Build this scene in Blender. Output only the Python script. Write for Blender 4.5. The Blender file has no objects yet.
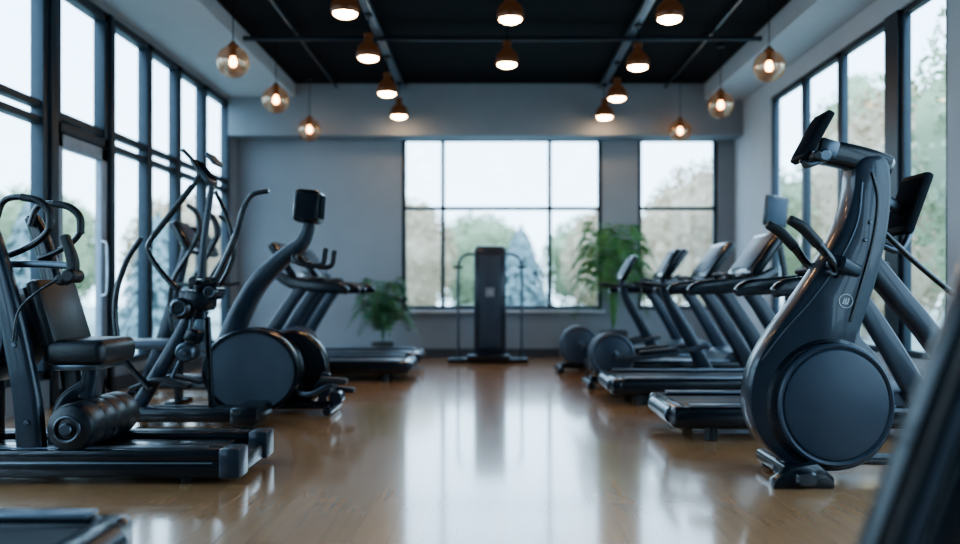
import bpy, bmesh, math, random
from mathutils import Vector, Matrix
random.seed(4)
F=850.0; CZ=0.95; VX=490.0; HY=290.0
sc=bpy.context.scene
COL=sc.collection

# ------------------------------------------------------------------ materials
def M(name,col,rough=.5,metal=0.,var=.12,scale=12.,bump=0.,emit=None,es=0.,coat=0.,spec=.5):
    m=bpy.data.materials.new(name); m.use_nodes=True
    nt=m.node_tree; b=nt.nodes['Principled BSDF']
    b.inputs['Roughness'].default_value=rough; b.inputs['Metallic'].default_value=metal
    b.inputs['Coat Weight'].default_value=coat; b.inputs['Specular IOR Level'].default_value=spec
    tc=nt.nodes.new('ShaderNodeTexCoord'); n=nt.nodes.new('ShaderNodeTexNoise')
    n.inputs['Scale'].default_value=scale; n.inputs['Detail'].default_value=4
    nt.links.new(tc.outputs['Object'],n.inputs['Vector'])
    r=nt.nodes.new('ShaderNodeValToRGB')
    c=Vector(col)
    r.color_ramp.elements[0].color=(*(c*(1-var)),1); r.color_ramp.elements[1].color=(*(c*(1+var)),1)
    r.color_ramp.elements[0].position=.3; r.color_ramp.elements[1].position=.7
    nt.links.new(n.outputs['Fac'],r.inputs['Fac']); nt.links.new(r.outputs['Color'],b.inputs['Base Color'])
    if bump:
        bp=nt.nodes.new('ShaderNodeBump'); bp.inputs['Strength'].default_value=bump; bp.inputs['Distance'].default_value=.01
        nt.links.new(n.outputs['Fac'],bp.inputs['Height']); nt.links.new(bp.outputs['Normal'],b.inputs['Normal'])
    if emit:
        b.inputs['Emission Color'].default_value=(*emit,1); b.inputs['Emission Strength'].default_value=es
    return m
m_black=M('black_paint',(.007,.011,.016),.27,.1,coat=.3)
m_navy=M('slate_paint',(.015,.024,.038),.34,.2,coat=.3)
m_slate=M('slate_cover',(.027,.041,.062),.44,.05,var=.05)
m_panel=M('grey_cover',(.055,.072,.095),.4,.1,var=.05)
m_drum=M('light_grey_cover',(.075,.095,.12),.42,.1,var=.05)
m_rub=M('black_rubber',(.008,.010,.013),.5,bump=.3,scale=80)
m_matte=M('matte_black_plastic',(.010,.013,.018),.7,spec=.15)
m_belt=M('running_belt',(.016,.021,.028),.42,bump=.2,scale=120)
m_pad=M('black_vinyl',(.009,.012,.016),.38,bump=.12,scale=60)
m_met=M('brushed_steel',(.38,.42,.47),.28,.9)
m_trimm=M('light_metal_trim',(.24,.29,.35),.3,.7)
m_dmet=M('dark_steel',(.09,.108,.13),.3,.8)
m_screen=M('dark_screen',(.006,.011,.018),.8,0,spec=.03)
m_scr2=M('lit_screen',(.06,.085,.12),.4,0,spec=.3)
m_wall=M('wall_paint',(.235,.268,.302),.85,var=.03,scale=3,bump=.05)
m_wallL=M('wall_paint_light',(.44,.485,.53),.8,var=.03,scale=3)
m_ceil=M('ceiling_black',(.0035,.0045,.007),.85,var=.2,scale=2,spec=.2)
m_frame=M('window_frame',(.024,.038,.053),.45,.2)
m_door=M('door_frame_pale',(.26,.31,.37),.45)
m_base=M('baseboard',(.05,.06,.075),.5)
m_white=M('emblem_white',(.5,.53,.56),.5)
m_brass=M('bronze_shade',(.07,.042,.030),.28,.75,emit=(1,.42,.16),es=.03)
m_bulb=M('warm_bulb',(1,.7,.4),.5,emit=(1,.60,.30),es=45)
m_bulb2=M('warm_filament',(1,.7,.4),.5,emit=(1,.55,.25),es=25)
m_leaf=M('leaf',(.042,.135,.06),.5,var=.4,scale=6)
m_leaf2=M('leaf_bright',(.065,.20,.055),.5,var=.4,scale=6)
m_pot=M('pot_clay',(.03,.035,.04),.5)
m_soil=M('soil',(.03,.02,.015),.9)
m_bark=M('bark',(.32,.30,.29),.9)
m_con=M('hazed_conifer_needles',(.27,.34,.34),.95,var=.1,scale=2,spec=0)  # needle colour lightened to stand for haze over distance
m_aut=M('hazed_autumn_leaves',(.55,.43,.31),.95,var=.15,scale=.5,spec=0)  # distance haze is painted into this paler leaf colour
m_gre=M('hazed_green_leaves',(.38,.42,.27),.95,var=.15,scale=.5,spec=0)  # green paled; outdoor haze is put into the base colour
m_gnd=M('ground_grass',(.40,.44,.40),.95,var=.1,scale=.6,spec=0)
def glass(name,col,refl,em=None):
    m=bpy.data.materials.new(name); m.use_nodes=True; nt=m.node_tree; nt.nodes.clear()
    o=nt.nodes.new('ShaderNodeOutputMaterial'); mx=nt.nodes.new('ShaderNodeMixShader')
    t=nt.nodes.new('ShaderNodeBsdfTransparent'); g=nt.nodes.new('ShaderNodeBsdfGlossy')
    g.inputs['Roughness'].default_value=.03
    n=nt.nodes.new('ShaderNodeTexNoise'); n.inputs['Scale'].default_value=2
    rp=nt.nodes.new('ShaderNodeValToRGB'); c=Vector(col)
    rp.color_ramp.elements[0].color=(*(c*.98),1); rp.color_ramp.elements[1].color=(*c,1)
    nt.links.new(n.outputs['Fac'],rp.inputs[0]); nt.links.new(rp.outputs[0],t.inputs[0])
    mx.inputs['Fac'].default_value=refl
    nt.links.new(t.outputs[0],mx.inputs[1]); nt.links.new(g.outputs[0],mx.inputs[2])
    if em:
        g.inputs['Color'].default_value=(1,.86,.68,1)
        a=nt.nodes.new('ShaderNodeAddShader'); e=nt.nodes.new('ShaderNodeEmission'); e.inputs[0].default_value=(*em[:3],1); e.inputs[1].default_value=em[3]
        nt.links.new(mx.outputs[0],a.inputs[0]); nt.links.new(e.outputs[0],a.inputs[1]); nt.links.new(a.outputs[0],o.inputs[0])
    else: nt.links.new(mx.outputs[0],o.inputs[0])
    return m
m_glass=glass('window_glass',(.88,.955,1),.03)
m_globe=glass('smoked_amber_glass',(.72,.61,.52),.2,(1,.45,.2,.03))
def woodfloor():
    m=bpy.data.materials.new('wood_planks'); m.use_nodes=True; nt=m.node_tree; b=nt.nodes['Principled BSDF']; L=nt.links.new
    tc=nt.nodes.new('ShaderNodeTexCoord'); mp=nt.nodes.new('ShaderNodeMapping'); mp.inputs['Rotation'].default_value=(0,0,math.pi/2)
    L(tc.outputs['Object'],mp.inputs['Vector'])
    br=nt.nodes.new('ShaderNodeTexBrick'); br.inputs['Scale'].default_value=1; br.inputs['Brick Width'].default_value=1.6
    br.inputs['Row Height'].default_value=.13; br.inputs['Mortar Size'].default_value=.0009
    br.inputs['Color1'].default_value=(.53,.285,.135,1); br.inputs['Color2'].default_value=(.46,.245,.115,1); br.inputs['Mortar'].default_value=(.27,.145,.07,1)
    br.offset=.37
    L(mp.outputs[0],br.inputs['Vector'])
    n=nt.nodes.new('ShaderNodeTexNoise'); mp2=nt.nodes.new('ShaderNodeMapping'); mp2.inputs['Scale'].default_value=(18,1.,1)
    L(tc.outputs['Object'],mp2.inputs['Vector']); L(mp2.outputs[0],n.inputs['Vector']); n.inputs['Scale'].default_value=1.5; n.inputs['Detail'].default_value=6
    mr=nt.nodes.new('ShaderNodeMapRange'); mr.inputs['To Min'].default_value=.80; mr.inputs['To Max'].default_value=1.18
    L(n.outputs['Fac'],mr.inputs['Value'])
    mx=nt.nodes.new('ShaderNodeVectorMath'); mx.operation='SCALE'; L(br.outputs['Color'],mx.inputs[0]); L(mr.outputs[0],mx.inputs['Scale'])
    L(mx.outputs[0],b.inputs['Base Color'])
    b.inputs['Roughness'].default_value=.24
    b.inputs['Specular IOR Level'].default_value=.6; b.inputs['Coat Weight'].default_value=1.; b.inputs['Coat Roughness'].default_value=.10
    return m
m_floor=woodfloor()

# ------------------------------------------------------------------ geometry helpers (each returns f(bm))
def W(x,y,d,at=None):
    """measured point in the vertical plane at depth d; optional shift to another depth plane at"""
    return Vector(((x-VX)*d/F, d if at is None else at, CZ+(HY-y)*d/F))
def cat(pts,n=6):
    pts=[Vector(p) for p in pts]
    if len(pts)<3: return [pts[0].lerp(pts[1],i/n) for i in range(n+1)] ,[i/n for i in range(n+1)]
    out=[];tt=[]
    P=[pts[0]*2-pts[1]]+pts+[pts[-1]*2-pts[-2]]
    for i in range(1,len(P)-2):
        a,b,c,d=P[i-1],P[i],P[i+1],P[i+2]
        for k in range(n):
            t=k/n
            out.append(.5*((2*b)+(c-a)*t+(2*a-5*b+4*c-d)*t*t+(3*b-a-3*c+d)*t**3)); tt.append((i-1+t)/(len(pts)-1))
    out.append(pts[-1]); tt.append(1.)
    return out,tt
def lerpl(v,t):
    if not isinstance(v,(list,tuple)): return v
    f=t*(len(v)-1); i=min(int(f),len(v)-2); return v[i]*(1-(f-i))+v[i+1]*(f-i)
def sweep(pts,w,t,side=(0,1,0),seg=16,n=6,p=4.,straight=False):
    def f(bm):
        if straight: path=[Vector(q) for q in pts]; tt=[i/(len(pts)-1) for i in range(len(pts))]
        else: path,tt=cat(pts,n)
        rings=[]; S=Vector(side).normalized(); N=len(path)
        secs=[]
        for i,q in enumerate(path):
            T=(path[min(i+1,N-1)]-path[max(i-1,0)]).normalized()
            nn=T.cross(S)
            if nn.length<1e-4: nn=T.orthogonal()
            nn.normalize(); s2=nn.cross(T).normalized()
            secs.append((q,T,nn,s2,lerpl(w,tt[i])/2,lerpl(t,tt[i])/2))
        q,T,nn,s2,a,b=secs[-1]
        secs=[(secs[0][0]-secs[0][1]*min(secs[0][4],secs[0][5])*.3,*secs[0][1:4],secs[0][4]*.75,secs[0][5]*.75)]+secs+[(q+T*min(a,b)*.3,T,nn,s2,a*.75,b*.75)]
        for q,T,nn,s2,a,b in secs:
            ring=[]
            for k in range(seg):
                th=2*math.pi*(k+.5)/seg; c,s=math.cos(th),math.sin(th)
                x=math.copysign(abs(c)**(2/p),c)*a; y=math.copysign(abs(s)**(2/p),s)*b
                ring.append(bm.verts.new(q+nn*x+s2*y))
            rings.append(ring)
        for r0,r1 in zip(rings,rings[1:]):
            for k in range(seg):
                bm.faces.new((r0[k],r0[(k+1)%seg],r1[(k+1)%seg],r1[k]))
        bm.faces.new(rings[0][::-1]); bm.faces.new(rings[-1])
    return f
def tube(pts,r,seg=10,n=6,side=None):
    rr=[2*x for x in r] if isinstance(r,(list,tuple)) else 2*r
    if side is None:
        a=Vector(pts[0]); b=Vector(pts[-1]); d=(b-a)
        side=(0,1,0) if abs(d.normalized().y if d.length else 0)<.8 else (0,0,1)
    return sweep(pts,rr,rr,side,seg,n,2.)
def box(lo,hi,bev=.01,rot=None,seg=2):
    def f(bm):
        a=Vector(lo);b=Vector(hi);c=(a+b)/2;s=b-a
        mat=Matrix.Translation(c)@(rot if rot else Matrix())@Matrix.Diagonal((abs(s.x),abs(s.y),abs(s.z),1))
        r=bmesh.ops.create_cube(bm,size=1,matrix=mat)
        if bev>0:
            es=set()
            for v in r['verts']:
                for e in v.link_edges: es.add(e)
            bmesh.ops.bevel(bm,geom=list(es),offset=min(bev,min(abs(s.x),abs(s.y),abs(s.z))*.45),segments=seg,profile=.5,affect='EDGES')
    return f
def cbox(c,s,bev=.01,rx=0,ry=0,rz=0):
    c=Vector(c);s=Vector(s)/2
    R=Matrix.Rotation(rz,4,'Z')@Matrix.Rotation(ry,4,'Y')@Matrix.Rotation(rx,4,'X')
    return box(c-s,c+s,bev,R)
def lathe(origin,axis,prof,seg=32,sx=1.,up=None):
    def f(bm):
        A=Vector(axis).normalized()
        U=Vector(up).normalized() if up else A.orthogonal().normalized(); V=A.cross(U)
        O=Vector(origin); rings=[]
        for r,h in prof:
            if r<1e-6: rings.append([bm.verts.new(O+A*h)])
            else: rings.append([bm.verts.new(O+A*h+U*r*math.cos(2*math.pi*k/seg)+V*r*sx*math.sin(2*math.pi*k/seg)) for k in range(seg)])
        for a,b in zip(rings,rings[1:]):
            for k in range(seg):
                k2=(k+1)%seg
                if len(a)==1 and len(b)==1: continue
                if len(a)==1: bm.faces.new((a[0],b[k],b[k2]))
                elif len(b)==1: bm.faces.new((a[k],a[k2],b[0]))
                else: bm.faces.new((a[k],a[k2],b[k2],b[k]))
    return f
def cyl(p0,p1,r,bev=.006,seg=28,sx=1.,up=None):
    p0=Vector(p0);p1=Vector(p1);L=(p1-p0).length
    return lathe(p0,p1-p0,[(0,0),(r-bev,0),(r,bev),(r,L-bev),(r-bev,L),(0,L)],seg,sx,up)
def prism(outl,y0,y1,bev=.02,n=5,smooth=True):
    def f(bm):
        pts=[Vector((p[0],0,p[1])) for p in outl]
        if smooth:
            out=[];N=len(pts)
            for i in range(N):
                a,b,c,d=pts[i-1],pts[i],pts[(i+1)%N],pts[(i+2)%N]
                for k in range(n):
                    t=k/n; out.append(.5*((2*b)+(c-a)*t+(2*a-5*b+4*c-d)*t*t+(3*b-a-3*c+d)*t**3))
            pts=out
        N=len(pts)
        area=sum(pts[i].x*pts[(i+1)%N].z-pts[(i+1)%N].x*pts[i].z for i in range(N))
        sg=1 if area>0 else -1
        nor=[]
        for i in range(N):
            T=(pts[(i+1)%N]-pts[i-1]).normalized(); nor.append(Vector((T.z,0,-T.x))*sg)
        rings=[]
        for y,ins in ((y0,bev),(y0+bev*.3,bev*.3),(y0+bev,0),(y1-bev,0),(y1-bev*.3,bev*.3),(y1,bev)):
            rings.append([bm.verts.new(p-nn*ins+Vector((0,y,0))) for p,nn in zip(pts,nor)])
        for a,b in zip(rings,rings[1:]):
            for k in range(N): bm.faces.new((a[k],a[(k+1)%N],b[(k+1)%N],b[k]))
        bm.faces.new(rings[0]); bm.faces.new(rings[-1][::-1])
    return f
def torus(c,axis,R,r,seg=32,s2=8,a0=0,a1=2*math.pi):
    def f(bm):
        A=Vector(axis).normalized();U=A.orthogonal().normalized();V=A.cross(U);O=Vector(c);rg=[]
        full=abs(a1-a0-2*math.pi)<1e-4
        for i in range(seg if full else seg+1):
            th=a0+(a1-a0)*i/seg; D=U*math.cos(th)+V*math.sin(th)
            rg.append([bm.verts.new(O+D*(R+r*math.cos(2*math.pi*j/s2))+A*r*math.sin(2*math.pi*j/s2)) for j in range(s2)])
        for i in range(seg):
            a=rg[i];b=rg[(i+1)%len(rg)]
            for j in range(s2): bm.faces.new((a[j],a[(j+1)%s2],b[(j+1)%s2],b[j]))
    return f

def mkmesh(name,geos,off,mat,ang=38):
    bm=bmesh.new()
    for g in geos: g(bm)
    bmesh.ops.translate(bm,verts=bm.verts,vec=-Vector(off))
    bmesh.ops.recalc_face_normals(bm,faces=bm.faces)
    me=bpy.data.meshes.new(name); bm.to_mesh(me); bm.free()
    me.materials.append(mat)
    for p in me.polygons: p.use_smooth=True
    me.set_sharp_from_angle(angle=math.radians(ang))
    return me
OFF={}
def thing(name,label,category,loc=(0,0,0),group=None):
    e=bpy.data.objects.new(name,None); e.empty_display_size=.1; e.location=loc; COL.objects.link(e)
    e['label']=label; e['category']=category
    if group: e['group']=group
    OFF[e.name]=Vector(loc); return e
def part(parent,name,mat,*geos,label=None):
    root=parent
    while root.parent: root=root.parent
    me=mkmesh(name,geos,OFF[root.name],mat)
    o=bpy.data.objects.new(name,me); COL.objects.link(o); o.parent=parent
    if label: o['label']=label
    return o
def struct(name,mat,*geos):
    o=bpy.data.objects.new(name,mkmesh(name,geos,(0,0,0),mat)); COL.objects.link(o); o['kind']='structure'; return o
def dup(root,loc,rot=0.,label=None):
    def rec(o,par):
        c=o.copy(); COL.objects.link(c); c.parent=par
        for ch in o.children: rec(ch,c)
        return c
    c=rec(root,None); c.location=loc; c.rotation_euler=(0,0,rot)
    if label: c['label']=label
    return c

# ------------------------------------------------------------------ room
XL,XR,YF,YB=-3.59,3.47,12.05,-2.5
CE=3.78
struct('floor',m_floor,box((XL-.2,YB,-.1),(XR+.2,YF+.2,0),0))
def bx(a,b): return box(a,b,0)
struct('ceiling',m_ceil,bx((XL-.2,YB,CE),(XR+.2,YF+.2,CE+.3)))
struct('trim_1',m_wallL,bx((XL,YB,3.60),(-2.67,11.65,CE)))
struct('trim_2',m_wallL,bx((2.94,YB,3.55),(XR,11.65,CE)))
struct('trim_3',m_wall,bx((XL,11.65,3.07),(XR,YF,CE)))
AX0,AX1,BX0,BX1,WZ0,WZ1=-1.25,1.59,2.10,3.23,.67,3.12
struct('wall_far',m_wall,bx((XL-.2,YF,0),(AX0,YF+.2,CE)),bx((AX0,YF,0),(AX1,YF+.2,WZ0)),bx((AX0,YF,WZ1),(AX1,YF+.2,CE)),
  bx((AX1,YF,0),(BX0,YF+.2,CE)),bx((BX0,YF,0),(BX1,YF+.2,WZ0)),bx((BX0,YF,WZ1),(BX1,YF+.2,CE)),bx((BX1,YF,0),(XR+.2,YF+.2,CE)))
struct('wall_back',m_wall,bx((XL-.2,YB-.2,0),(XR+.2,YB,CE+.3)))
struct('baseboard_far',m_base,bx((XL,YF-.02,0),(XR,YF,.12)))
wn=[0]
def window(side,a,b,z0,z1,vert=(),hor=(),w=.07,dp=.1,pos=None,name=None,mat=None):
    wn[0]+=1; nm=name or 'window_%d'%wn[0]
    g=[];
    def B(u0,u1,zz0,zz1,d=dp):
        if side=='y': return box((u0,pos,zz0),(u1,pos+d,zz1),.006)
        return box((pos,u0,zz0),(pos+d,u1,zz1),.006)
    g+=[B(a,a+w,z0,z1),B(b-w,b,z0,z1),B(a,b,z0,z0+w),B(a,b,z1-w,z1)]
    for v in vert: g.append(B(v-w/2,v+w/2,z0,z1,dp*.8))
    for h,hw in hor: g.append(B(a,b,h-hw/2,h+hw/2,dp*.8))
    o=struct(nm,mat or m_frame,*g)
    def pane(bm):
        q=pos+dp*.5
        if side=='y': c=[(a,q,z0),(b,q,z0),(b,q,z1),(a,q,z1)]
        else: c=[(q,a,z0),(q,b,z0),(q,b,z1),(q,a,z1)]
        bm.faces.new([bm.verts.new(Vector(v)) for v in c])
    p=bpy.data.objects.new('glass_pane',mkmesh('glass_pane',[pane],(0,0,0),m_glass)); COL.objects.link(p); p.parent=o
    return o
window('y',AX0,AX1,WZ0,WZ1,(-.67,.85),((2.11,.05),),.055,.08,YF+.03)
window('y',BX0,BX1,WZ0,WZ1,(),((2.11,.05),),.055,.08,YF+.03)
struct('trim_4',m_wallL,box((AX0-.04,YF-.08,WZ0-.05),(AX1+.04,YF,WZ0),.01))
LB=[-1.5,-.4,.7,1.8,2.9,3.95,4.95,5.95,6.93]; LZ0,LZ1=.22,3.55
g=[bx((XL-.14,YB,0),(XL,7.05,LZ0)),bx((XL-.14,8.02,0),(XL,YF,LZ0)),bx((XL-.14,YB,LZ1),(XL,YF,CE)),bx((XL-.14,YB,LZ0),(XL,-1.5,LZ1)),bx((XL-.14,11.75,LZ0),(XL,YF,LZ1))]
struct('wall_left',m_wall,*g)
LW=.085; LD=.11; LP=XL-.115
for a,b in zip(LB,LB[1:]): window('x',a,b,LZ0,LZ1,(),((2.45,.06),(2.32,.06)),LW,LD,LP)
struct('trim_5',m_frame,box((XL-.14,6.93,0),(XL+.02,7.05,LZ1),.01))
struct('trim_6',m_frame,box((XL-.14,8.02,0),(XL+.02,8.1,LZ1),.01))
window('x',7.05,8.02,2.28,LZ1,(),((2.42,.07),),LW,LD,LP)
for a,b in zip([8.1,9.0,9.85,10.75],[9.0,9.85,10.75,11.75]): window('x',a,b,LZ0,LZ1,(),((2.45,.06),(2.32,.06)),LW*.8,LD,LP)
do=window('x',7.06,8.01,.01,2.27,(),((.30,.14),),.12,.06,XL-.075,name='door_1',mat=m_door)
h=bpy.data.objects.new('handle',mkmesh('handle',[tube([(XL+.0,7.9,.9),(XL+.03,7.9,.95),(XL+.03,7.9,1.35),(XL,7.9,1.4)],.012),cyl((XL-.03,7.9,.9),(XL+.01,7.9,.9),.012),cyl((XL-.03,7.9,1.4),(XL+.01,7.9,1.4),.012)],(0,0,0),m_met)); COL.objects.link(h); h.parent=do
RZ0,RZ1=.39,3.33
RW=[(-1.4,0),(0,1.4),(1.6,3.0),(3.0,4.4),(4.5,5.85),(6.45,7.22),(7.46,8.48),(8.48,9.46),(9.46,10.5)]
g=[bx((XR,YB,0),(XR+.12,YF,RZ0)),bx((XR,YB,RZ1),(XR+.12,YF,CE)),bx((XR,YB,RZ0),(XR+.12,-1.4,RZ1)),bx((XR,1.4,RZ0),(XR+.12,1.6,RZ1)),
   bx((XR,4.4,RZ0),(XR+.12,4.5,RZ1)),bx((XR,5.85,RZ0),(XR+.12,6.45,RZ1)),bx((XR,10.5,RZ0),(XR+.12,YF,RZ1))]
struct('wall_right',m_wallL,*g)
struct('trim_7',m_frame,bx((XR-.01,7.22,RZ0),(XR+.1,7.46,RZ1)))
for a,b in RW: window('x',a,b,RZ0,RZ1,(),(),.055,.07,XR+.015)
struct('baseboard_right',m_base,bx((XR-.02,YB,0),(XR,YF-.02,.12)))
struct('baseboard_left',m_base,bx((XL,8.1,0),(XL+.02,YF-.02,.12)))

def single(name,label,cat_,mat,loc,*geos,group=None):
    me=mkmesh(name,geos,loc,mat); o=bpy.data.objects.new(name,me); o.location=loc; COL.objects.link(o)
    o['label']=label; o['category']=cat_
    if group:o['group']=group
    return o
for X in (-1.21,1.53):
    single('lighting_track','grey metal lighting track mounted along the dark ceiling','lighting track',m_trimm,(X,6.8,3.72),
      box((X-.045,2,3.70),(X+.045,11.64,3.76),.006),group='ceiling tracks')
for Y in (6.4,9.2):
    single('ceiling_pipe','dark metal crossing pipe under the black ceiling','pipe',m_navy,(0,Y,3.66),
      cyl((-2.67,Y,3.67),(2.94,Y,3.67),.026),group='ceiling pipes')
for X in (-2.1,2.4):
    single('ceiling_conduit','thin dark conduit running along the black ceiling','conduit',m_black,(X,7,3.74),
      cyl((X,3,3.73),(X,11.64,3.73),.02,.003,12),group='ceiling conduits')
# ------------------------------------------------------------------ pendant lamps
def pendant():
    r=thing('pendant_lamp','bell-shaped bronze pendant lamp with warm glowing bulb','pendant lamp',group='bell pendant lamps')
    part(r,'lamp_shade',m_brass,lathe((0,0,0),(0,0,1),[(.108,-.045),(.118,-.03),(.122,.0),(.116,.035),(.095,.075),(.066,.105),(.045,.12),(.04,.17),(.048,.18),(.045,.2),(.015,.21),(0,.21)],32),
         lathe((0,0,0),(0,0,1),[(.108,-.045),(.112,-.025),(.113,.0),(.105,.03),(.07,.08),(0,.1)],32))
    part(r,'bulb',m_bulb,lathe((0,0,0),(0,0,1),[(0,-.078),(.06,-.070),(.096,-.052),(.102,-.025),(.07,.02),(0,.04)],24))
    part(r,'cord',m_black,cyl((0,0,.2),(0,0,.39),.006,.001,8))
    part(r,'ceiling_mount',m_black,cyl((0,0,.375),(0,0,.40),.04,.004,20))
    return r
p0=pendant(); p0.location=(-1.21,7.1,3.3); first=True
for X,ys in ((-1.21,(7.1,8.46,9.99,11.3)),(.18,(7.5,9.0)),(1.53,(7.24,8.8,10.24,11.35))):
    for y in ys:
        if first: first=False; continue
        dup(p0,(X,y,3.38 if X==.18 else 3.3))
def globe():
    r=thing('globe_pendant_lamp','smoked amber glass globe pendant with glowing bulb','pendant lamp',group='glass globe pendants')
    prof=[(.04,.14)]+[(.15*math.sin(a),.15*math.cos(a)) for a in [math.radians(x) for x in range(18,181,9)]]
    prof[-1]=(0,-.15)
    part(r,'glass_globe',m_globe,lathe((0,0,0),(0,0,1),prof,32))
    part(r,'bulb',m_bulb2,lathe((0,0,0),(0,0,1),[(0,-.045),(.025,-.038),(.036,-.015),(.036,0),(.028,.03),(.02,.05),(0,.055)],20))
    part(r,'socket',m_brass,cyl((0,0,.05),(0,0,.19),.025,.004,20),cyl((0,0,.135),(0,0,.16),.05,.004,20))
    part(r,'cord',m_black,cyl((0,0,.18),(0,0,.69),.005,.001,8))
    part(r,'ceiling_mount',m_black,cyl((0,0,.67),(0,0,.70),.05,.004,20))
    return r
g0=globe(); g0.location=(-2.4,7.94,3.08)
for X,y in ((-2.4,9.53),(-2.4,11.3),(2.66,8.1),(2.66,9.8),(2.55,11.4)): dup(g0,(X,y,3.08))

# ------------------------------------------------------------------ treadmill
def treadmill():
    r=thing('treadmill','black treadmill with slanted uprights and tilted console','treadmill',group='treadmills')
    fr=part(r,'base_frame',m_black,*[sweep([(.02,s*.36,.15),(.9,s*.36,.15),(1.75,s*.36,.16)],.13,.10,straight=True) for s in(-1,1)],
        box((.05,-.34,.07),(1.7,.34,.15),.01), box((0,-.41,.08),(.12,.41,.215),.035))
    part(fr,'foot_rail',m_trimm,*[box((.12,s*.36-.045,.215),(1.4,s*.36+.045,.23),.004) for s in(-1,1)],label='light grey side foot rail')
    part(r,'running_belt',m_belt,box((.04,-.29,.14),(1.42,.29,.205),.02))
    part(r,'rear_roller',m_dmet,cyl((.03,-.29,.15),(.03,.29,.15),.055))
    part(r,'motor_hood',m_slate,prism([(1.36,.10),(1.36,.25),(1.45,.32),(1.65,.34),(1.78,.29),(1.8,.10)],-.38,.38,.02))
    for s in(-1,1): 
        part(r,'foot',m_rub,cyl((.26,s*.33,0),(.26,s*.33,.1),.04)); part(r,'foot',m_rub,cyl((1.6,s*.33,0),(1.6,s*.33,.1),.04))
        part(r,'upright',m_navy,sweep([(1.62,s*.40,.14),(1.42,s*.40,.5),(1.22,s*.40,.82),(1.10,s*.40,.98)],[.17,.145,.125,.12],.06))
        part(r,'handrail',m_black,sweep([(.64,s*.40,.935),(.72,s*.40,.965),(.95,s*.40,.985),(1.2,s*.385,1.02),(1.36,s*.35,1.10)],[.07,.115,.125,.12,.09],.085))
    c=part(r,'console',m_black,cbox((1.32,0,1.25),(.09,.70,.46),.03,ry=math.radians(36)),cbox((1.20,0,1.03),(.30,.72,.10),.03,ry=math.radians(-14)))
    part(c,'screen',m_scr2,cbox((1.277,0,1.28),(.01,.56,.34),.004,ry=math.radians(36)))
    part(c,'button_pad',m_dmet,cbox((1.155,0,1.075),(.14,.44,.015),.004,ry=math.radians(-14)))
    part(r,'bottle_holder',m_matte,cyl((1.22,.24,1.06),(1.2,.24,1.14),.04,.008,20)); part(r,'bottle_holder',m_matte,cyl((1.22,-.24,1.06),(1.2,-.24,1.14),.04,.008,20))
    part(r,'grip_bar',m_rub,tube([(1.1,-.25,1.04),(1.0,-.2,1.08),(1.0,.2,1.08),(1.1,.25,1.04)],.018,side=(0,0,1)))
    return r
t0=treadmill(); t0.location=(1.14,5.72,0)
pi=math.pi
dup(t0,(1.0,7.4,0)); dup(t0,(1.06,9.12,0)); dup(t0,(.9,10.5,0))
dup(t0,(-.83,9.15,0),pi); dup(t0,(-.83,10.35,0),pi)
dup(t0,(-1.17,2.4,0),pi)

# ------------------------------------------------------------------ flywheel bikes
def bike(swing):
    r=thing('elliptical_trainer' if swing else 'exercise_bike','black elliptical trainer with round flywheel cover and tall handles' if swing else 'low black exercise bike with round grey flywheel covers','elliptical trainer' if swing else 'exercise bike',group='elliptical trainers' if swing else 'flywheel bikes')
    part(r,'base_frame',m_black,sweep([(.1,0,.08),(.8,0,.07),(1.6,0,.09)],.07,.1),tube([(.08,-.25,.045),(.08,.25,.045)],.04),tube([(1.6,-.25,.045),(1.6,.25,.045)],.04))
    k=1. if swing else .88
    for s in(-1,1):
        part(r,'flywheel_cover',m_slate,lathe((.3,s*.09,.34*k if swing else .32),(0,s,0),[(0,-.05),(.23*k,-.05),(.25*k,-.03),(.25*k,.02),(.22*k,.045),(.2*k,.04),(.18*k,.05),(0,.06)],40))
        part(r,'pedal_arm',m_dmet,sweep([(.32,s*.19,.30),(.7,s*.2,.32),(1.2,s*.2,.42)],.05,.03))
        part(r,'foot_pedal',m_rub,cbox((.72,s*.2,.37),(.36,.11,.04),.015,ry=-.1))
        if swing:
            a=part(r,'swing_arm',m_black,tube([(1.2,s*.2,.42),(1.26,s*.22,.7),(1.25,s*.24,1.0),(1.08,s*.25,1.3),(1.02,s*.25,1.45)],[.024,.024,.022,.018,.016]))
            part(a,'grip',m_rub,tube([(1.08,s*.25,1.3),(1.0,s*.25,1.47),(1.03,s*.24,1.62),(1.12,s*.21,1.7)],[.02,.022,.022,.02]))
        part(r,'crank_arm',m_dmet,sweep([(.3,s*.17,.36),(.36,s*.17,.29)],.05,.03,n=2))
    part(r,'mast',m_navy,sweep([(1.25,0,.1),(1.05,0,.5),(.85,0,.85),(.80,0,1.05)] if not swing else [(1.55,0,.1),(1.42,0,.5),(1.3,0,.95),(1.2,0,1.35)],[.16,.12,.09,.07],.08))
    if swing: part(r,'pivot_shaft',m_dmet,cyl((1.25,-.23,.72),(1.25,.23,.72),.03))
    cx,cz=(1.2,1.42) if swing else (.86,1.2)
    c=part(r,'console',m_black,cbox((cx,0,cz),(.07,.36,.32),.025,ry=math.radians(30)))
    part(c,'screen',m_scr2,cbox((cx-.036,0,cz+.02),(.01,.27,.22),.004,ry=math.radians(30)))
    part(r,'fixed_handlebar',m_rub,tube([(cx-.3,-.17,1.02),(cx-.15,-.15,1.0),(cx+.05,-.05,1.0),(cx+.05,.05,1.0),(cx-.15,.15,1.0),(cx-.3,.17,1.02)],.018,side=(0,0,1)))
    return r
b0=bike(False); b0.location=(.88,8.28,0); dup(b0,(.72,9.8,0))
e0=bike(True); e0.location=(-1.55,7.72,0); e0.rotation_euler=(0,0,pi)
dup(e0,(-1.62,8.38,0),pi)

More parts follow.
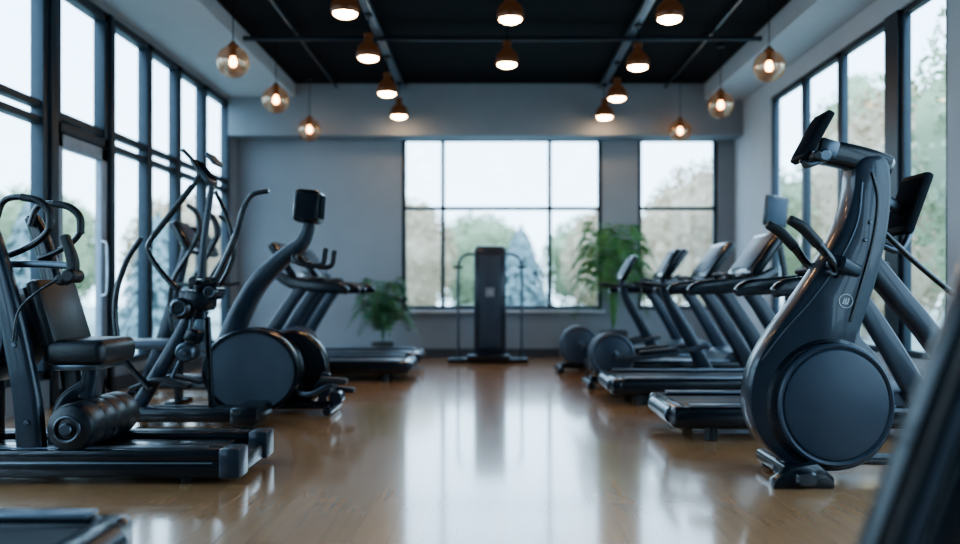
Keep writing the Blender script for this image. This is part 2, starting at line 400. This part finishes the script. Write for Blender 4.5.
# ------------------------------------------------------------------ hero: right exercise bike
D=4.25
def w2(x,y,d=D): v=W(x,y,d); return (v.x,v.z)
r=thing('exercise_bike','dark slate upright exercise bike with large round flywheel cover and tablet','exercise bike',(1.75,4.3,0))
out=[(893,400),(889,432),(872,457),(845,470),(812,470),(780,459),(757,435),(748,405),(753,368),(771,334),(794,303),(818,268),(840,228),(850,195),(854,166),(866,156),(886,160),(890,195),(885,240),(874,285),(863,318),(860,336),(874,352),(888,374)]
hs=part(r,'body_shell',m_navy,prism([w2(*p) for p in out],4.22,4.40,.025,4))
c=W(836,405,4.2)
fc=part(r,'flywheel_cover',m_slate,lathe((c.x,4.22,c.z),(0,-1,0),[(.0,0),(.288,0),(.288,.025),(.278,.035),(.268,.03),(.262,.024),(.256,.034),(.24,.04),(0,.045)],56,1.06,(1,0,0)))
part(r,'cover_rim',m_black,lathe((c.x-.02,4.24,c.z),(0,-1,0),[(.31,-.02),(.325,0),(.318,.02),(.30,.03),(.288,.01)],56,1.03,(1,0,0)))
part(r,'flywheel_cover',m_slate,lathe((c.x,4.40,c.z),(0,1,0),[(0,0),(.288,0),(.288,.025),(.26,.04),(0,.045)],48,1.06,(1,0,0)))
lg=W(846,301,4.215)
em=part(hs,'emblem',m_white,torus((lg.x,4.217,lg.z),(0,1,0),.034,.0022),
   cbox((lg.x-.010,4.217,lg.z),(.005,.004,.030),.0,ry=.35),cbox((lg.x+.001,4.217,lg.z+.002),(.005,.004,.024),.0,ry=.35),cbox((lg.x+.012,4.217,lg.z),(.005,.004,.030),.0,ry=.35),cbox((lg.x+.002,4.217,lg.z-.014),(.018,.004,.005),.0),label='round white emblem')
part(hs,'edge_trim',m_dmet,sweep([Vector((w2(x,y,4.21)[0],4.216,w2(x,y,4.21)[1])) for x,y in((762,360),(785,330),(812,300),(838,264),(858,222),(863,182))],.008,.008))
part(hs,'edge_trim',m_black,sweep([Vector((w2(x,y,4.21)[0],4.216,w2(x,y,4.21)[1])) for x,y in((873,172),(879,200),(874,240),(862,285),(851,322))],.014,.008))
for (x,y) in((871,222),(866,240)): part(hs,'bolt',m_dmet,cyl((W(x,y,4.21).x,4.225,W(x,y,4.21).z),(W(x,y,4.21).x,4.208,W(x,y,4.21).z),.009,.002,16))
f0=W(797,472,4.2)
part(r,'stabilizer_foot',m_black,sweep([(f0.x-.02,4.02,.055),(f0.x-.02,4.62,.055)],.07,.10,side=(1,0,0),n=3),
     sweep([W(818,458,4.3),W(795,468,4.3),Vector((f0.x-.05,4.3,.07))],.12,.1),
     prism([(f0.x-.16,.0),(f0.x-.16,.04),(f0.x-.08,.10),(f0.x+.05,.12),(f0.x+.13,.05),(f0.x+.13,0)],4.06,4.14,.01,smooth=False))
part(r,'leveling_foot',m_rub,cyl((f0.x+.05,4.1,0),(f0.x+.05,4.1,.05),.035)); part(r,'leveling_foot',m_rub,cyl((f0.x-.02,4.58,0),(f0.x-.02,4.58,.05),.03))
part(r,'rear_frame_tube',m_navy,sweep([W(868,262,4.32),W(900,300,4.32),W(938,348,4.32),Vector((2.62,4.32,.08))],[.12,.115,.11,.1],.10))
part(r,'rear_stabilizer',m_black,sweep([(2.62,4.02,.05),(2.62,4.62,.05)],.07,.1,side=(1,0,0),n=3))
part(r,'bottom_rail',m_black,sweep([(1.75,4.32,.10),(2.62,4.32,.07)],.06,.08,n=3))
for dz in(4.24,4.38): part(r,'strut',m_black,tube([W(884,232,dz),W(915,262,dz),W(965,304,dz)],.014))
part(r,'head_arm',m_black,sweep([W(884,170,4.3),W(866,163,4.3),W(842,156,4.3),W(808,150,4.3)],[.13,.13,.12,.115],[.14,.14,.13,.12],p=6.))
tb=part(r,'tablet',m_matte,cbox(W(812,138,4.3),(.040,.20,.27),.01,ry=math.radians(29)),label='black tablet held on a tilted bracket')
part(tb,'screen',m_screen,cbox(W(812,138,4.3)+Vector((-.020,0,.0095)),(.004,.17,.22),.002,ry=math.radians(29)))
part(r,'tablet_bracket',m_dmet,cbox(W(824,150,4.3),(.10,.15,.09),.015,ry=.3),cyl(W(826,155,4.18),W(826,155,4.18)+Vector((0,.26,0)),.032,.008),cbox(W(803,157,4.3),(.05,.20,.025),.006,ry=-.95),
     sweep([W(800,161,4.22),W(812,164,4.22),W(824,158,4.22)],.02,.02))
part(r,'knob',m_rub,cyl(W(818,155,4.12),W(818,155,4.12)+Vector((0,.06,0)),.022,.006))
for dy,s in((4.12,0),(4.44,1)):
    g=part(r,'handlebar',m_black,tube([W(785,222,4.2,dy),W(797,229,4.2,dy),W(812,245,4.2,dy),W(826,263,4.2,dy),W(838,275,4.2,dy+.1 if not s else dy-.06)],[.022,.025,.024,.02,.018]))
    part(g,'grip',m_rub,tube([W(784,221,4.2,dy),W(797,229,4.2,dy),W(812,245,4.2,dy)],[.024,.029,.027]))
part(r,'handlebar_bracket',m_navy,sweep([W(836,262,4.15),W(852,270,4.25)],.07,.1,n=3),cyl(W(834,272,4.16),W(834,272,4.16)+Vector((0,.26,0)),.022))
dh=part(r,'display_housing',m_matte,cbox(W(908,205,4.4),(.05,.26,.33),.02,ry=math.radians(20)))
part(dh,'screen',m_screen,cbox(W(908,205,4.4)+Vector((-.026,0,.009)),(.006,.21,.26),.003,ry=math.radians(20)))
part(r,'display_arm',m_dmet,sweep([W(884,200,4.38),W(905,212,4.4)],.06,.05,n=3),tube([W(882,245,4.36),W(900,250,4.36),W(912,228,4.4)],.018))

# ------------------------------------------------------------------ hero: left recumbent machine
r=thing('leg_press_trainer','black seated leg trainer with foam roller and curved handles','exercise machine',(-2.0,4.45,0))
bf=part(r,'base_frame',m_black,box((-3.3,4.13,.035),(-1.23,4.78,.12),.015),
   box((-3.3,4.13,.11),(-1.30,4.27,.172),.018),box((-3.3,4.64,.11),(-1.30,4.78,.172),.018),
   box((-3.3,4.35,.11),(-1.36,4.56,.15),.01))
for y in(4.122,4.628): part(r,'end_cap',m_navy,box((-1.32,y,.03),(-1.215,y+.16,.178),.015))
for y in(4.165,4.675): part(bf,'foot_rail',m_dmet,box((-2.9,y,.168),(-1.4,y+.07,.177),.003))
part(bf,'side_trim',m_trimm,box((-3.25,4.124,.105),(-1.35,4.133,.112),.002))
for x in(-1.5,-3.1):
    for y in(4.2,4.7): part(r,'foot',m_rub,cyl((x,y,0),(x,y,.06),.03))
for d in(4.2,4.68):
    u=part(r,'upright',m_navy if d<4.5 else m_black,sweep([Vector((-2.26,d,.13)),Vector((-2.29,d,.45)),Vector((-2.37,d,.85)),Vector((-2.46,d,1.2)),Vector((-2.52,d,1.35))],[.14,.13,.115,.09,.07],.07))
    if d<4.5:
        for x,z in((-2.27,.3),(-2.33,.68)): part(u,'bolt',m_dmet,cyl((x,4.168,z),(x,4.155,z),.012,.003,14))
pr=[(.0,.0),(.07,.0),(.09,.01),(.108,.02),(.116,.04)]
for i in range(4): pr+=[(.118,.05+i*.128),(.118,.165+i*.128),(.115,.171+i*.128)]
pr+=[(.112,.58),(.10,.6),(0,.6)]
part(r,'foam_roller',m_pad,lathe((-2.05,4.12,.275),(0,1,0),pr,40),label='black foam leg roller')
part(r,'roller_cap',m_dmet,torus((-2.05,4.115,.275),(0,1,0),.06,.008),cyl((-2.05,4.12,.275),(-2.05,4.095,.275),.03,.005))
part(r,'seat_post',m_navy,sweep([(-2.10,4.45,.39),(-2.08,4.45,.48),(-2.06,4.45,.6)],.09,.12),sweep([(-2.26,4.45,.13),(-2.22,4.45,.35),(-2.10,4.45,.45)],.08,.12))
s=part(r,'seat',m_pad,box((-2.24,4.24,.57),(-1.93,4.66,.70),.045,seg=4),label='thick black vinyl seat cushion')
part(s,'seat_base',m_dmet,box((-2.2,4.27,.545),(-1.98,4.63,.58),.01))
b=part(r,'backrest',m_pad,cbox((-2.25,4.45,.83),(.075,.42,.36),.035,ry=math.radians(-17)))
part(b,'backrest_plate',m_panel,cbox((-2.30,4.45,.82),(.02,.36,.3),.006,ry=math.radians(-17)))
for dy in(4.3,4.62):
    hb=part(r,'handlebar',m_black,tube([(-2.45,dy,1.12),(-2.35,dy,1.16),(-2.26,dy,1.22),(-2.22,dy,1.30),(-2.27,dy,1.39),(-2.37,dy,1.42),(-2.46,dy,1.40),(-2.50,dy,1.30)],.016))
    part(hb,'grip',m_rub,tube([(-2.225,dy,1.26),(-2.23,dy,1.345),(-2.285,dy,1.40),(-2.37,dy,1.42)],.020))
part(r,'control_arm',m_dmet,sweep([(-2.42,4.3,1.08),(-2.25,4.3,1.08),(-2.1,4.28,1.07)],.035,.05,n=3),label='grey arm holding the control handle')
part(r,'control_handle',m_rub,sweep([(-2.10,4.26,1.0),(-2.09,4.26,1.09),(-2.13,4.26,1.22)],[.05,.055,.04],.05),cyl((-2.09,4.2,1.02),(-2.09,4.32,1.02),.035,.01),cyl((-2.14,4.22,1.0),(-2.14,4.3,1.0),.028,.01))
part(r,'cable',m_black,tube([(-2.14,4.2,1.0),(-2.22,4.17,.94),(-2.30,4.15,.85),(-2.33,4.15,.7)],.006))
part(r,'flywheel_cover',m_slate,lathe((-2.66,4.22,.72),(0,-1,0),[(0,-.45),(.24,-.45),(.26,-.42),(.26,-.03),(.24,0),(0,.01)],40))
part(r,'flywheel_support',m_black,sweep([(-2.66,4.45,.12),(-2.66,4.45,.72)],.12,.3,n=3))

# ------------------------------------------------------------------ left tall elliptical
r=thing('elliptical_trainer','tall black elliptical trainer with angular curved arms and tilted display','elliptical trainer',(-2.05,6.0,0))
E=6.0
part(r,'base_frame',m_black,sweep([(-2.55,5.86,.09),(-1.72,5.86,.09)],.10,.12,n=3),sweep([(-2.55,6.14,.08),(-1.72,6.14,.08)],.08,.08,n=3),box((-2.5,5.82,.05),(-2.4,6.18,.12),.02),box((-1.78,5.78,.02),(-1.58,6.2,.15),.03))
for x in(-2.5,-1.65):
    for y in(5.86,6.14): part(r,'foot',m_rub,cyl((x,y,0),(x,y,.06),.03))
part(r,'front_leg',m_navy,sweep([W(135,412,E),W(158,374,E),W(180,336,E),W(198,300,E)],[.10,.10,.09,.08],.08))
part(r,'slanted_frame',m_black,tube([W(203,300,E,6.06),W(216,274,E,6.06),W(232,238,E,6.06),W(241,208,E,6.06),W(250,194,E,6.06),W(266,190,E,6.06)],[.030,.026,.022,.019,.017,.017]))
part(r,'mast',m_navy,sweep([W(200,318,E),W(201,280,E),W(205,235,E),W(212,186,E)],[.09,.055,.04,.035],.05))
part(r,'drive_unit',m_black,cbox(W(198,300,E),(.22,.22,.13),.03,ry=.15),cyl(W(186,308,E,5.86),W(186,308,E,6.14),.075,.02),cyl(W(214,292,E,5.9),W(214,292,E,6.1),.055,.015),
   cyl(W(200,281,E,5.84),W(200,281,E,6.16),.03),cbox(W(206,284,E),(.12,.2,.06),.015,ry=-.5))
part(r,'drive_cap',m_dmet,torus(W(186,308,E,5.855),(0,1,0),.05,.008)); part(r,'drive_cap',m_dmet,torus(W(214,292,E,5.895),(0,1,0),.035,.006))
dy=5.9
a=part(r,'swing_arm',m_black,tube([W(183,290,E,dy),W(168,274,E,dy),W(155,254,E,dy),W(157,240,E,dy),W(180,210,E,dy),W(202,181,E,dy),W(200,166,E,dy),W(188,152,E,dy)],[.020,.019,.018,.018,.016,.015,.014,.014]))
part(a,'grip',m_rub,tube([W(159,237,E,dy),W(180,210,E,dy),W(197,188,E,dy)],.021))
dy=6.12
a=part(r,'swing_arm',m_black,tube([W(212,290,E,dy),W(224,268,E,dy),W(229,246,E,dy),W(222,216,E,dy),W(210,190,E,dy)],[.018,.017,.016,.015,.014]))
part(r,'rear_leg',m_black,sweep([W(206,408,E,6.12),W(204,370,E,6.12),W(202,318,E,6.12)],[.04,.04,.04],.04))
part(r,'rear_arm',m_black,tube([W(141,238,5.82),W(126,262,5.82),W(116,295,5.82),W(116,328,5.82),W(124,358,5.82),W(150,388,5.82)],[.018,.02,.02,.02,.02,.022]))
tb=part(r,'console',m_panel,cbox(W(204,172,E),(.03,.22,.20),.012,ry=math.radians(-38)),cbox(W(214,160,E),(.10,.18,.03),.01,ry=math.radians(50)))
part(tb,'screen',m_screen,cbox(W(204,172,E)+Vector((.016,0,.012)),(.006,.18,.16),.003,ry=math.radians(-38)))
for dy in(5.88,6.12): part(r,'foot_pedal',m_rub,sweep([W(140,386,E,dy),W(165,378,E,dy),W(196,384,E,dy)],.03,.12))
part(r,'pedal_linkage',m_dmet,tube([W(172,378,5.95),W(186,345,5.95),W(192,318,5.95)],.014))
part(r,'crank_disc',m_dmet,cyl(W(188,352,E,5.92),W(188,352,E,6.06),.07,.015),cyl(W(188,352,E,5.88),W(188,352,E,6.1),.025,.005))
part(r,'brake_unit',m_black,cbox(W(194,336,E),(.10,.14,.1),.02,ry=.4))

# ------------------------------------------------------------------ left machine with drum
r=thing('exercise_bike','black front-drive exercise bike with round grey flywheel cover and boxy display','exercise bike',(-1.75,6.6,0))
c=W(249,374,6.35)
for y,s,x in((6.46,-1,c.x),(6.62,1,c.x-.02)):
    part(r,'flywheel_cover',m_drum if s<0 else m_black,lathe((x,y,.335),(0,s,0),[(0,-.03),(.335,-.03),(.36,0),(.36,.06),(.35,.08),(0,.095)],56,.88,(1,0,0)),label='round light grey flywheel cover')
    part(r,'cover_rim',m_black,lathe((x,y,.335),(0,s,0),[(.355,.0),(.37,.01),(.37,.07),(.36,.09),(.335,.092),(.33,.078)],56,.88,(1,0,0)))
part(r,'rear_wheel_cover',m_black,lathe((-1.58,6.66,.325),(0,1,0),[(0,0),(.29,0),(.31,.03),(.31,.09),(.28,.12),(0,.12)],48,1,(1,0,0)))
part(r,'base_frame',m_black,sweep([(-2.15,6.58,.06),(-1.2,6.58,.06)],.06,.1,n=3),tube([(-2.12,6.36,.04),(-2.12,6.8,.04)],.035),tube([(-1.22,6.36,.04),(-1.22,6.8,.04)],.035))
part(r,'mast',m_navy,sweep([W(226,352,6.55),W(239,318,6.55),W(258,284,6.55),W(281,260,6.55),W(302,243,6.55),W(310,224,6.55)],[.19,.17,.15,.13,.11,.09],.12))
cs=part(r,'console',m_black,cbox(W(309,207,6.55),(.20,.26,.25),.035,ry=.08))
part(cs,'screen',m_screen,cbox(W(309,207,6.55)+Vector((.10,0,.0)),(.008,.2,.18),.003,ry=.08))
part(cs,'control_panel',m_matte,cbox(W(309,207,6.55)+Vector((0,-.128,0)),(.15,.008,.18),.003,ry=.08))
for dy in(6.38,6.74):
    part(r,'handlebar',m_rub,tube([Vector((W(296,250,6.55).x,6.56,W(296,250,6.55).z)),W(300,262,6.55,dy),W(325,266,6.55,dy),W(330,250,6.55,dy)],.02,side=(0,.3,1)))
    part(r,'foot_pedal',m_rub,cbox(W(338,378 if dy<6.5 else 392,6.55,dy),(.2,.11,.04),.012,ry=.1))
    part(r,'crank_arm',m_dmet,sweep([W(286,385,6.5),W(312,392,6.55,dy),W(336,382,6.55,dy)],.04,.025))
part(r,'seat_post',m_navy,sweep([(-1.3,6.58,.08),(-1.27,6.58,.3)],.07,.07,n=3),cyl((-1.27,6.45,.2),(-1.27,6.7,.2),.07,.015),cyl((-1.18,6.5,.12),(-1.18,6.66,.12),.05,.01))

r=thing('weight_bench','flat grey padded weight bench by the window wall','bench',(-2.95,7.1,0))
part(r,'bench_pad',m_panel,box((-3.4,6.95,.46),(-2.45,7.25,.54),.03)); part(r,'leg',m_black,sweep([(-3.25,7.1,.03),(-3.25,7.1,.47)],.06,.08,n=2),box((-3.3,6.9,0),(-3.2,7.3,.04),.01))
part(r,'leg',m_black,sweep([(-2.6,7.1,.03),(-2.6,7.1,.47)],.06,.08,n=2),box((-2.65,6.9,0),(-2.55,7.3,.04),.01))

r=thing('display_stand','black monitor screen on a tall pole stand','monitor stand',(2.9,8.33,0))
part(r,'pole',m_black,sweep([(2.95,8.38,.02),(2.93,8.38,.9),(2.82,8.38,1.6)],.06,.05)); part(r,'base_plate',m_black,box((2.87,8.22,0),(3.15,8.55,.03),.01))
mo=part(r,'monitor',m_black,cbox((2.8,8.33,1.72),(.26,.04,.3),.015,ry=.12,rz=.25)); part(mo,'screen',m_scr2,cbox((2.805,8.308,1.72),(.21,.006,.25),.003,ry=.12,rz=.25))

# ------------------------------------------------------------------ cable tower
r=thing('cable_tower_machine','black cable tower machine with curved side arms on base plate','cable machine',(0,11.2,0))
part(r,'tower_column',m_navy,box((-.21,11.1,.08),(.21,11.4,1.50),.02),box((-.19,11.12,1.48),(.19,11.38,1.53),.02))
part(r,'base_plate',m_black,box((-.55,10.98,0),(.50,11.45,.07),.02),box((-.3,10.92,.05),(.26,11.1,.12),.02))
fp=part(r,'front_panel',m_slate,box((-.13,11.075,.2),(.13,11.1,1.4),.008))
part(fp,'emblem',m_white,cbox((0,11.072,.965),(.10,.005,.012),0),cbox((0,11.072,.875),(.10,.005,.012),0),cbox((-.045,11.072,.92),(.012,.005,.1),0),cbox((.045,11.072,.92),(.012,.005,.1),0),cbox((0,11.072,.92),(.04,.005,.03),0),label='white square emblem')
for s in(-1,1):
    part(r,'side_arm',m_dmet,tube([(s*.2,11.2,1.42),(s*.3,11.2,1.42),(s*.4,11.2,1.33),(s*.42,11.2,1.1),(s*.42,11.2,.6),(s*.42,11.2,.06)],.018))
    part(r,'cable_handle',m_rub,tube([(s*.42-.06,11.15,1.25),(s*.42+.06,11.15,1.25)],.016),tube([(s*.42,11.17,1.33),(s*.42,11.15,1.25)],.006))

# ------------------------------------------------------------------ foreground close machine
r=thing('stair_climber','dark machine upright with blue-grey edge bars and side panel','exercise machine',(.85,1.5,0))
P=[Vector((.50,1.5,.03)),Vector((.675,1.5,.5)),Vector((.86,1.5,1.0)),Vector((.95,1.5,1.25))]
def offs(o): return [q+Vector(o) for q in P]
part(r,'edge_bar',m_black,sweep(offs((0,0,0)),.035,.06))
part(r,'side_panel',m_slate,sweep(offs((.055,0,0)),.035,.04))
part(r,'upright',m_black,sweep(offs((.15,.02,0)),.13,.08)); part(r,'upright',m_black,sweep(offs((.45,.5,0)),.1,.06))
part(r,'base_frame',m_black,box((.42,1.4,0),(1.9,2.1,.09),.02))
part(r,'handrail',m_rub,tube([(1.1,1.52,1.2),(1.25,1.52,1.25),(1.6,1.52,1.15)],.02),tube([(1.4,2.02,1.2),(1.5,2.02,1.22),(1.7,2.02,1.15)],.02))
part(r,'console',m_black,cbox((1.28,1.76,1.25),(.1,.5,.25),.03,ry=.4))

# ------------------------------------------------------------------ plants
def plant(nm,label,loc,H,spread,nf,mat,poth=.35,potr=.17,lw=.018,bare=3,xs=1.3,LL=.24):
    r=thing(nm,label,'potted plant',loc); L=Vector(loc)
    part(r,'pot',m_pot,lathe(L,(0,0,1),[(0,0),(potr*.72,0),(potr*.76,.02),(potr,poth-.02),(potr,poth),(potr*.9,poth),(potr*.88,poth-.05),(0,poth-.05)],32))
    part(r,'soil',m_soil,lathe(L,(0,0,1),[(0,poth-.04),(potr*.87,poth-.045)],24))
    def fr(bm):
        for i in range(nf):
            az=i*2.399+random.uniform(-.2,.2); k=(i+.5)/nf; out_=spread*(1.15-.45*k); rise=(H-poth)*(.66+.56*k); droop=(H-poth)*(.6-.22*k)
            dirv=Vector((math.cos(az)*xs,math.sin(az),0)); side=Vector((-math.sin(az),math.cos(az),0))
            pts=[]; n=24
            for j in range(n+1):
                t=j/n
                pts.append(L+Vector((0,0,poth-.04))+dirv*(out_*(.2*t+.8*t**1.7))+Vector((0,0,rise*math.sin(t*1.75) -droop*t**3)))
            for j in range(n):
                a,b=pts[j],pts[j+1]; w=.004
                bm.faces.new([bm.verts.new(a+side*w),bm.verts.new(a-side*w),bm.verts.new(b-side*w),bm.verts.new(b+side*w)])
                if j<bare: continue
                t=j/n; ll=LL*math.sin(math.pi*min(1,(t*.88+.12)))**.7+.03
                T=(b-a).normalized()
                for s in(-1,1):
                    dd=(side*s*.75+T*.75+Vector((0,0,-.3+random.uniform(-.15,.15)))).normalized()
                    p=a; q=p+dd*ll; mid=p+dd*ll*.4; wv=T*lw
                    bm.faces.new([bm.verts.new(p),bm.verts.new(mid+wv),bm.verts.new(q+Vector((0,0,-ll*.3))),bm.verts.new(mid-wv)])
    part(r,'foliage',mat,fr)
plant('potted_palm','green feathery palm in dark pot beside wall',(-1.44,11.42,0),1.16,.42,22,m_leaf,.25,.15,.012,4,1.15,.18)
plant('potted_fern','large green arching palm in dark pot near window',(1.66,11.45,0),1.90,.50,34,m_leaf2,.4,.2,.014,9,1.5,.24)

# ------------------------------------------------------------------ outside
struct('ground',m_gnd,bx((-60,-30,-.6),(60,70,-.35)))
def core(c,rx,rz):
    def f(bm):
        r=bmesh.ops.create_icosphere(bm,subdivisions=4,radius=1)
        ph=[random.uniform(0,6) for _ in range(6)]
        for v in r['verts']:
            p=v.co.copy(); k=1+.12*math.sin(p.x*5+ph[0])*math.sin(p.y*5+ph[1])+.1*math.sin(p.z*7+ph[2])+.05*math.sin(p.x*13+ph[3])*math.sin(p.z*12+ph[4])
            v.co=Vector(c)+Vector((p.x*rx*k,p.y*rx*k,p.z*rz*k))
    return f
def conifer(loc,h,rad):
    r=thing('conifer_tree','haze-paled blue-green conifer tree outside the window','tree',loc,group='conifers outside'); L=Vector(loc)
    part(r,'trunk',m_bark,cyl(L,L+Vector((0,0,h*.9)),rad*.07,.01,10))
    def f(bm):
        for i in range(3500):
            t=random.random()**1.3; z=h*(.08+.92*t); R=(rad*(1-t)**.75+.05)*random.uniform(.3,1.1); a=random.uniform(0,2*pi)
            p=L+Vector((math.cos(a)*R,math.sin(a)*R,z-R*.2)); d=Vector((math.cos(a),math.sin(a),-1.0))*rad*.11; s=Vector((-math.sin(a),math.cos(a),0))*rad*.06
            bm.faces.new([bm.verts.new(p-d),bm.verts.new(p+s),bm.verts.new(p+d),bm.verts.new(p-s)])
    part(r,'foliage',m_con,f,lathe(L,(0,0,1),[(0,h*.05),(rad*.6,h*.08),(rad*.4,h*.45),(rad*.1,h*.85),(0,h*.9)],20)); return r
def broad(loc,h,rad,mat,lab):
    r=thing('leafy_tree',lab,'tree',loc,group='leafy trees outside'); L=Vector(loc)
    part(r,'trunk',m_bark,tube([L,L+Vector((.1,0,h*.3)),L+Vector((0,.1,h*.7))],[rad*.07,rad*.05,rad*.02]),
       *[tube([L+Vector((0,0,h*.35)),L+Vector((math.cos(a)*rad*.6,math.sin(a)*rad*.6,h*.75))],[rad*.03,rad*.01]) for a in (0,1.6,3.1,4.6)])
    def f(bm):
        for i in range(4500):
            u=Vector((random.gauss(0,1),random.gauss(0,1),random.gauss(0,1))).normalized()*(.72+.28*random.random())
            p=L+Vector((u.x*rad,u.y*rad,h*.52+u.z*h*.47)); s=rad*.04
            a=Vector((random.uniform(-1,1),random.uniform(-1,1),random.uniform(-1,1)))*s; b=Vector((random.uniform(-1,1),random.uniform(-1,1),random.uniform(-1,1)))*s
            bm.faces.new([bm.verts.new(p+a),bm.verts.new(p+b),bm.verts.new(p-a),bm.verts.new(p-b)])
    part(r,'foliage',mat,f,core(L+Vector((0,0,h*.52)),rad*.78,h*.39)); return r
gz=-.35
AL='haze-paled autumn-coloured leafy tree outside the window'; GL='haze-paled green leafy tree outside the window'
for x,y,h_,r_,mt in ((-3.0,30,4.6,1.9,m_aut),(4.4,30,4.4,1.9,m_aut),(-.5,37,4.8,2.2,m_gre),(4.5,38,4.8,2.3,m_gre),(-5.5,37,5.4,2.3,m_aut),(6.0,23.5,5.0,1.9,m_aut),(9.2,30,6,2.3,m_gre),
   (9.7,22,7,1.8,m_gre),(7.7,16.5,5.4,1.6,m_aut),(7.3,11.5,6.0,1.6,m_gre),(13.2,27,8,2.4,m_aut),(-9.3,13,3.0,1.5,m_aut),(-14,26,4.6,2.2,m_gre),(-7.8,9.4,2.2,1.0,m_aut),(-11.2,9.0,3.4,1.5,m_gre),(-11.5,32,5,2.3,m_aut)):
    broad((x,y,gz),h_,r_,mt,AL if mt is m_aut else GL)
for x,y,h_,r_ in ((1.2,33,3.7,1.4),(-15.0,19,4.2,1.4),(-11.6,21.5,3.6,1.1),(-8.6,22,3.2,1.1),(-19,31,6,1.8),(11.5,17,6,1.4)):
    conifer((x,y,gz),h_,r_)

# ------------------------------------------------------------------ world & lights
w=bpy.data.worlds.new('World'); sc.world=w; w.use_nodes=True; nt=w.node_tree; bg=nt.nodes['Background']
tc=nt.nodes.new('ShaderNodeTexCoord'); sp=nt.nodes.new('ShaderNodeSeparateXYZ'); rp=nt.nodes.new('ShaderNodeValToRGB')
nt.links.new(tc.outputs['Generated'],sp.inputs[0]); nt.links.new(sp.outputs['Z'],rp.inputs[0]); nt.links.new(rp.outputs[0],bg.inputs[0])
rp.color_ramp.elements[0].color=(.64,.84,1,1); rp.color_ramp.elements[0].position=0
rp.color_ramp.elements[1].color=(.50,.74,1,1); rp.color_ramp.elements[1].position=.8
bg.inputs[1].default_value=4.6

cam=bpy.data.cameras.new('camera'); co=bpy.data.objects.new('camera',cam); COL.objects.link(co)
co.location=(0,0,CZ); co.rotation_euler=(math.pi/2,0,0); cam.sensor_width=36; cam.lens=36*F/960
cam.shift_x=-(VX-480)/960; cam.shift_y=(HY-272)/960; cam.clip_start=.05
cam.dof.use_dof=True; cam.dof.focus_distance=4.5; cam.dof.aperture_fstop=.85
sc.camera=co
sc.view_settings.view_transform='AgX'; sc.view_settings.look='AgX - Medium High Contrast'; sc.view_settings.exposure=.3
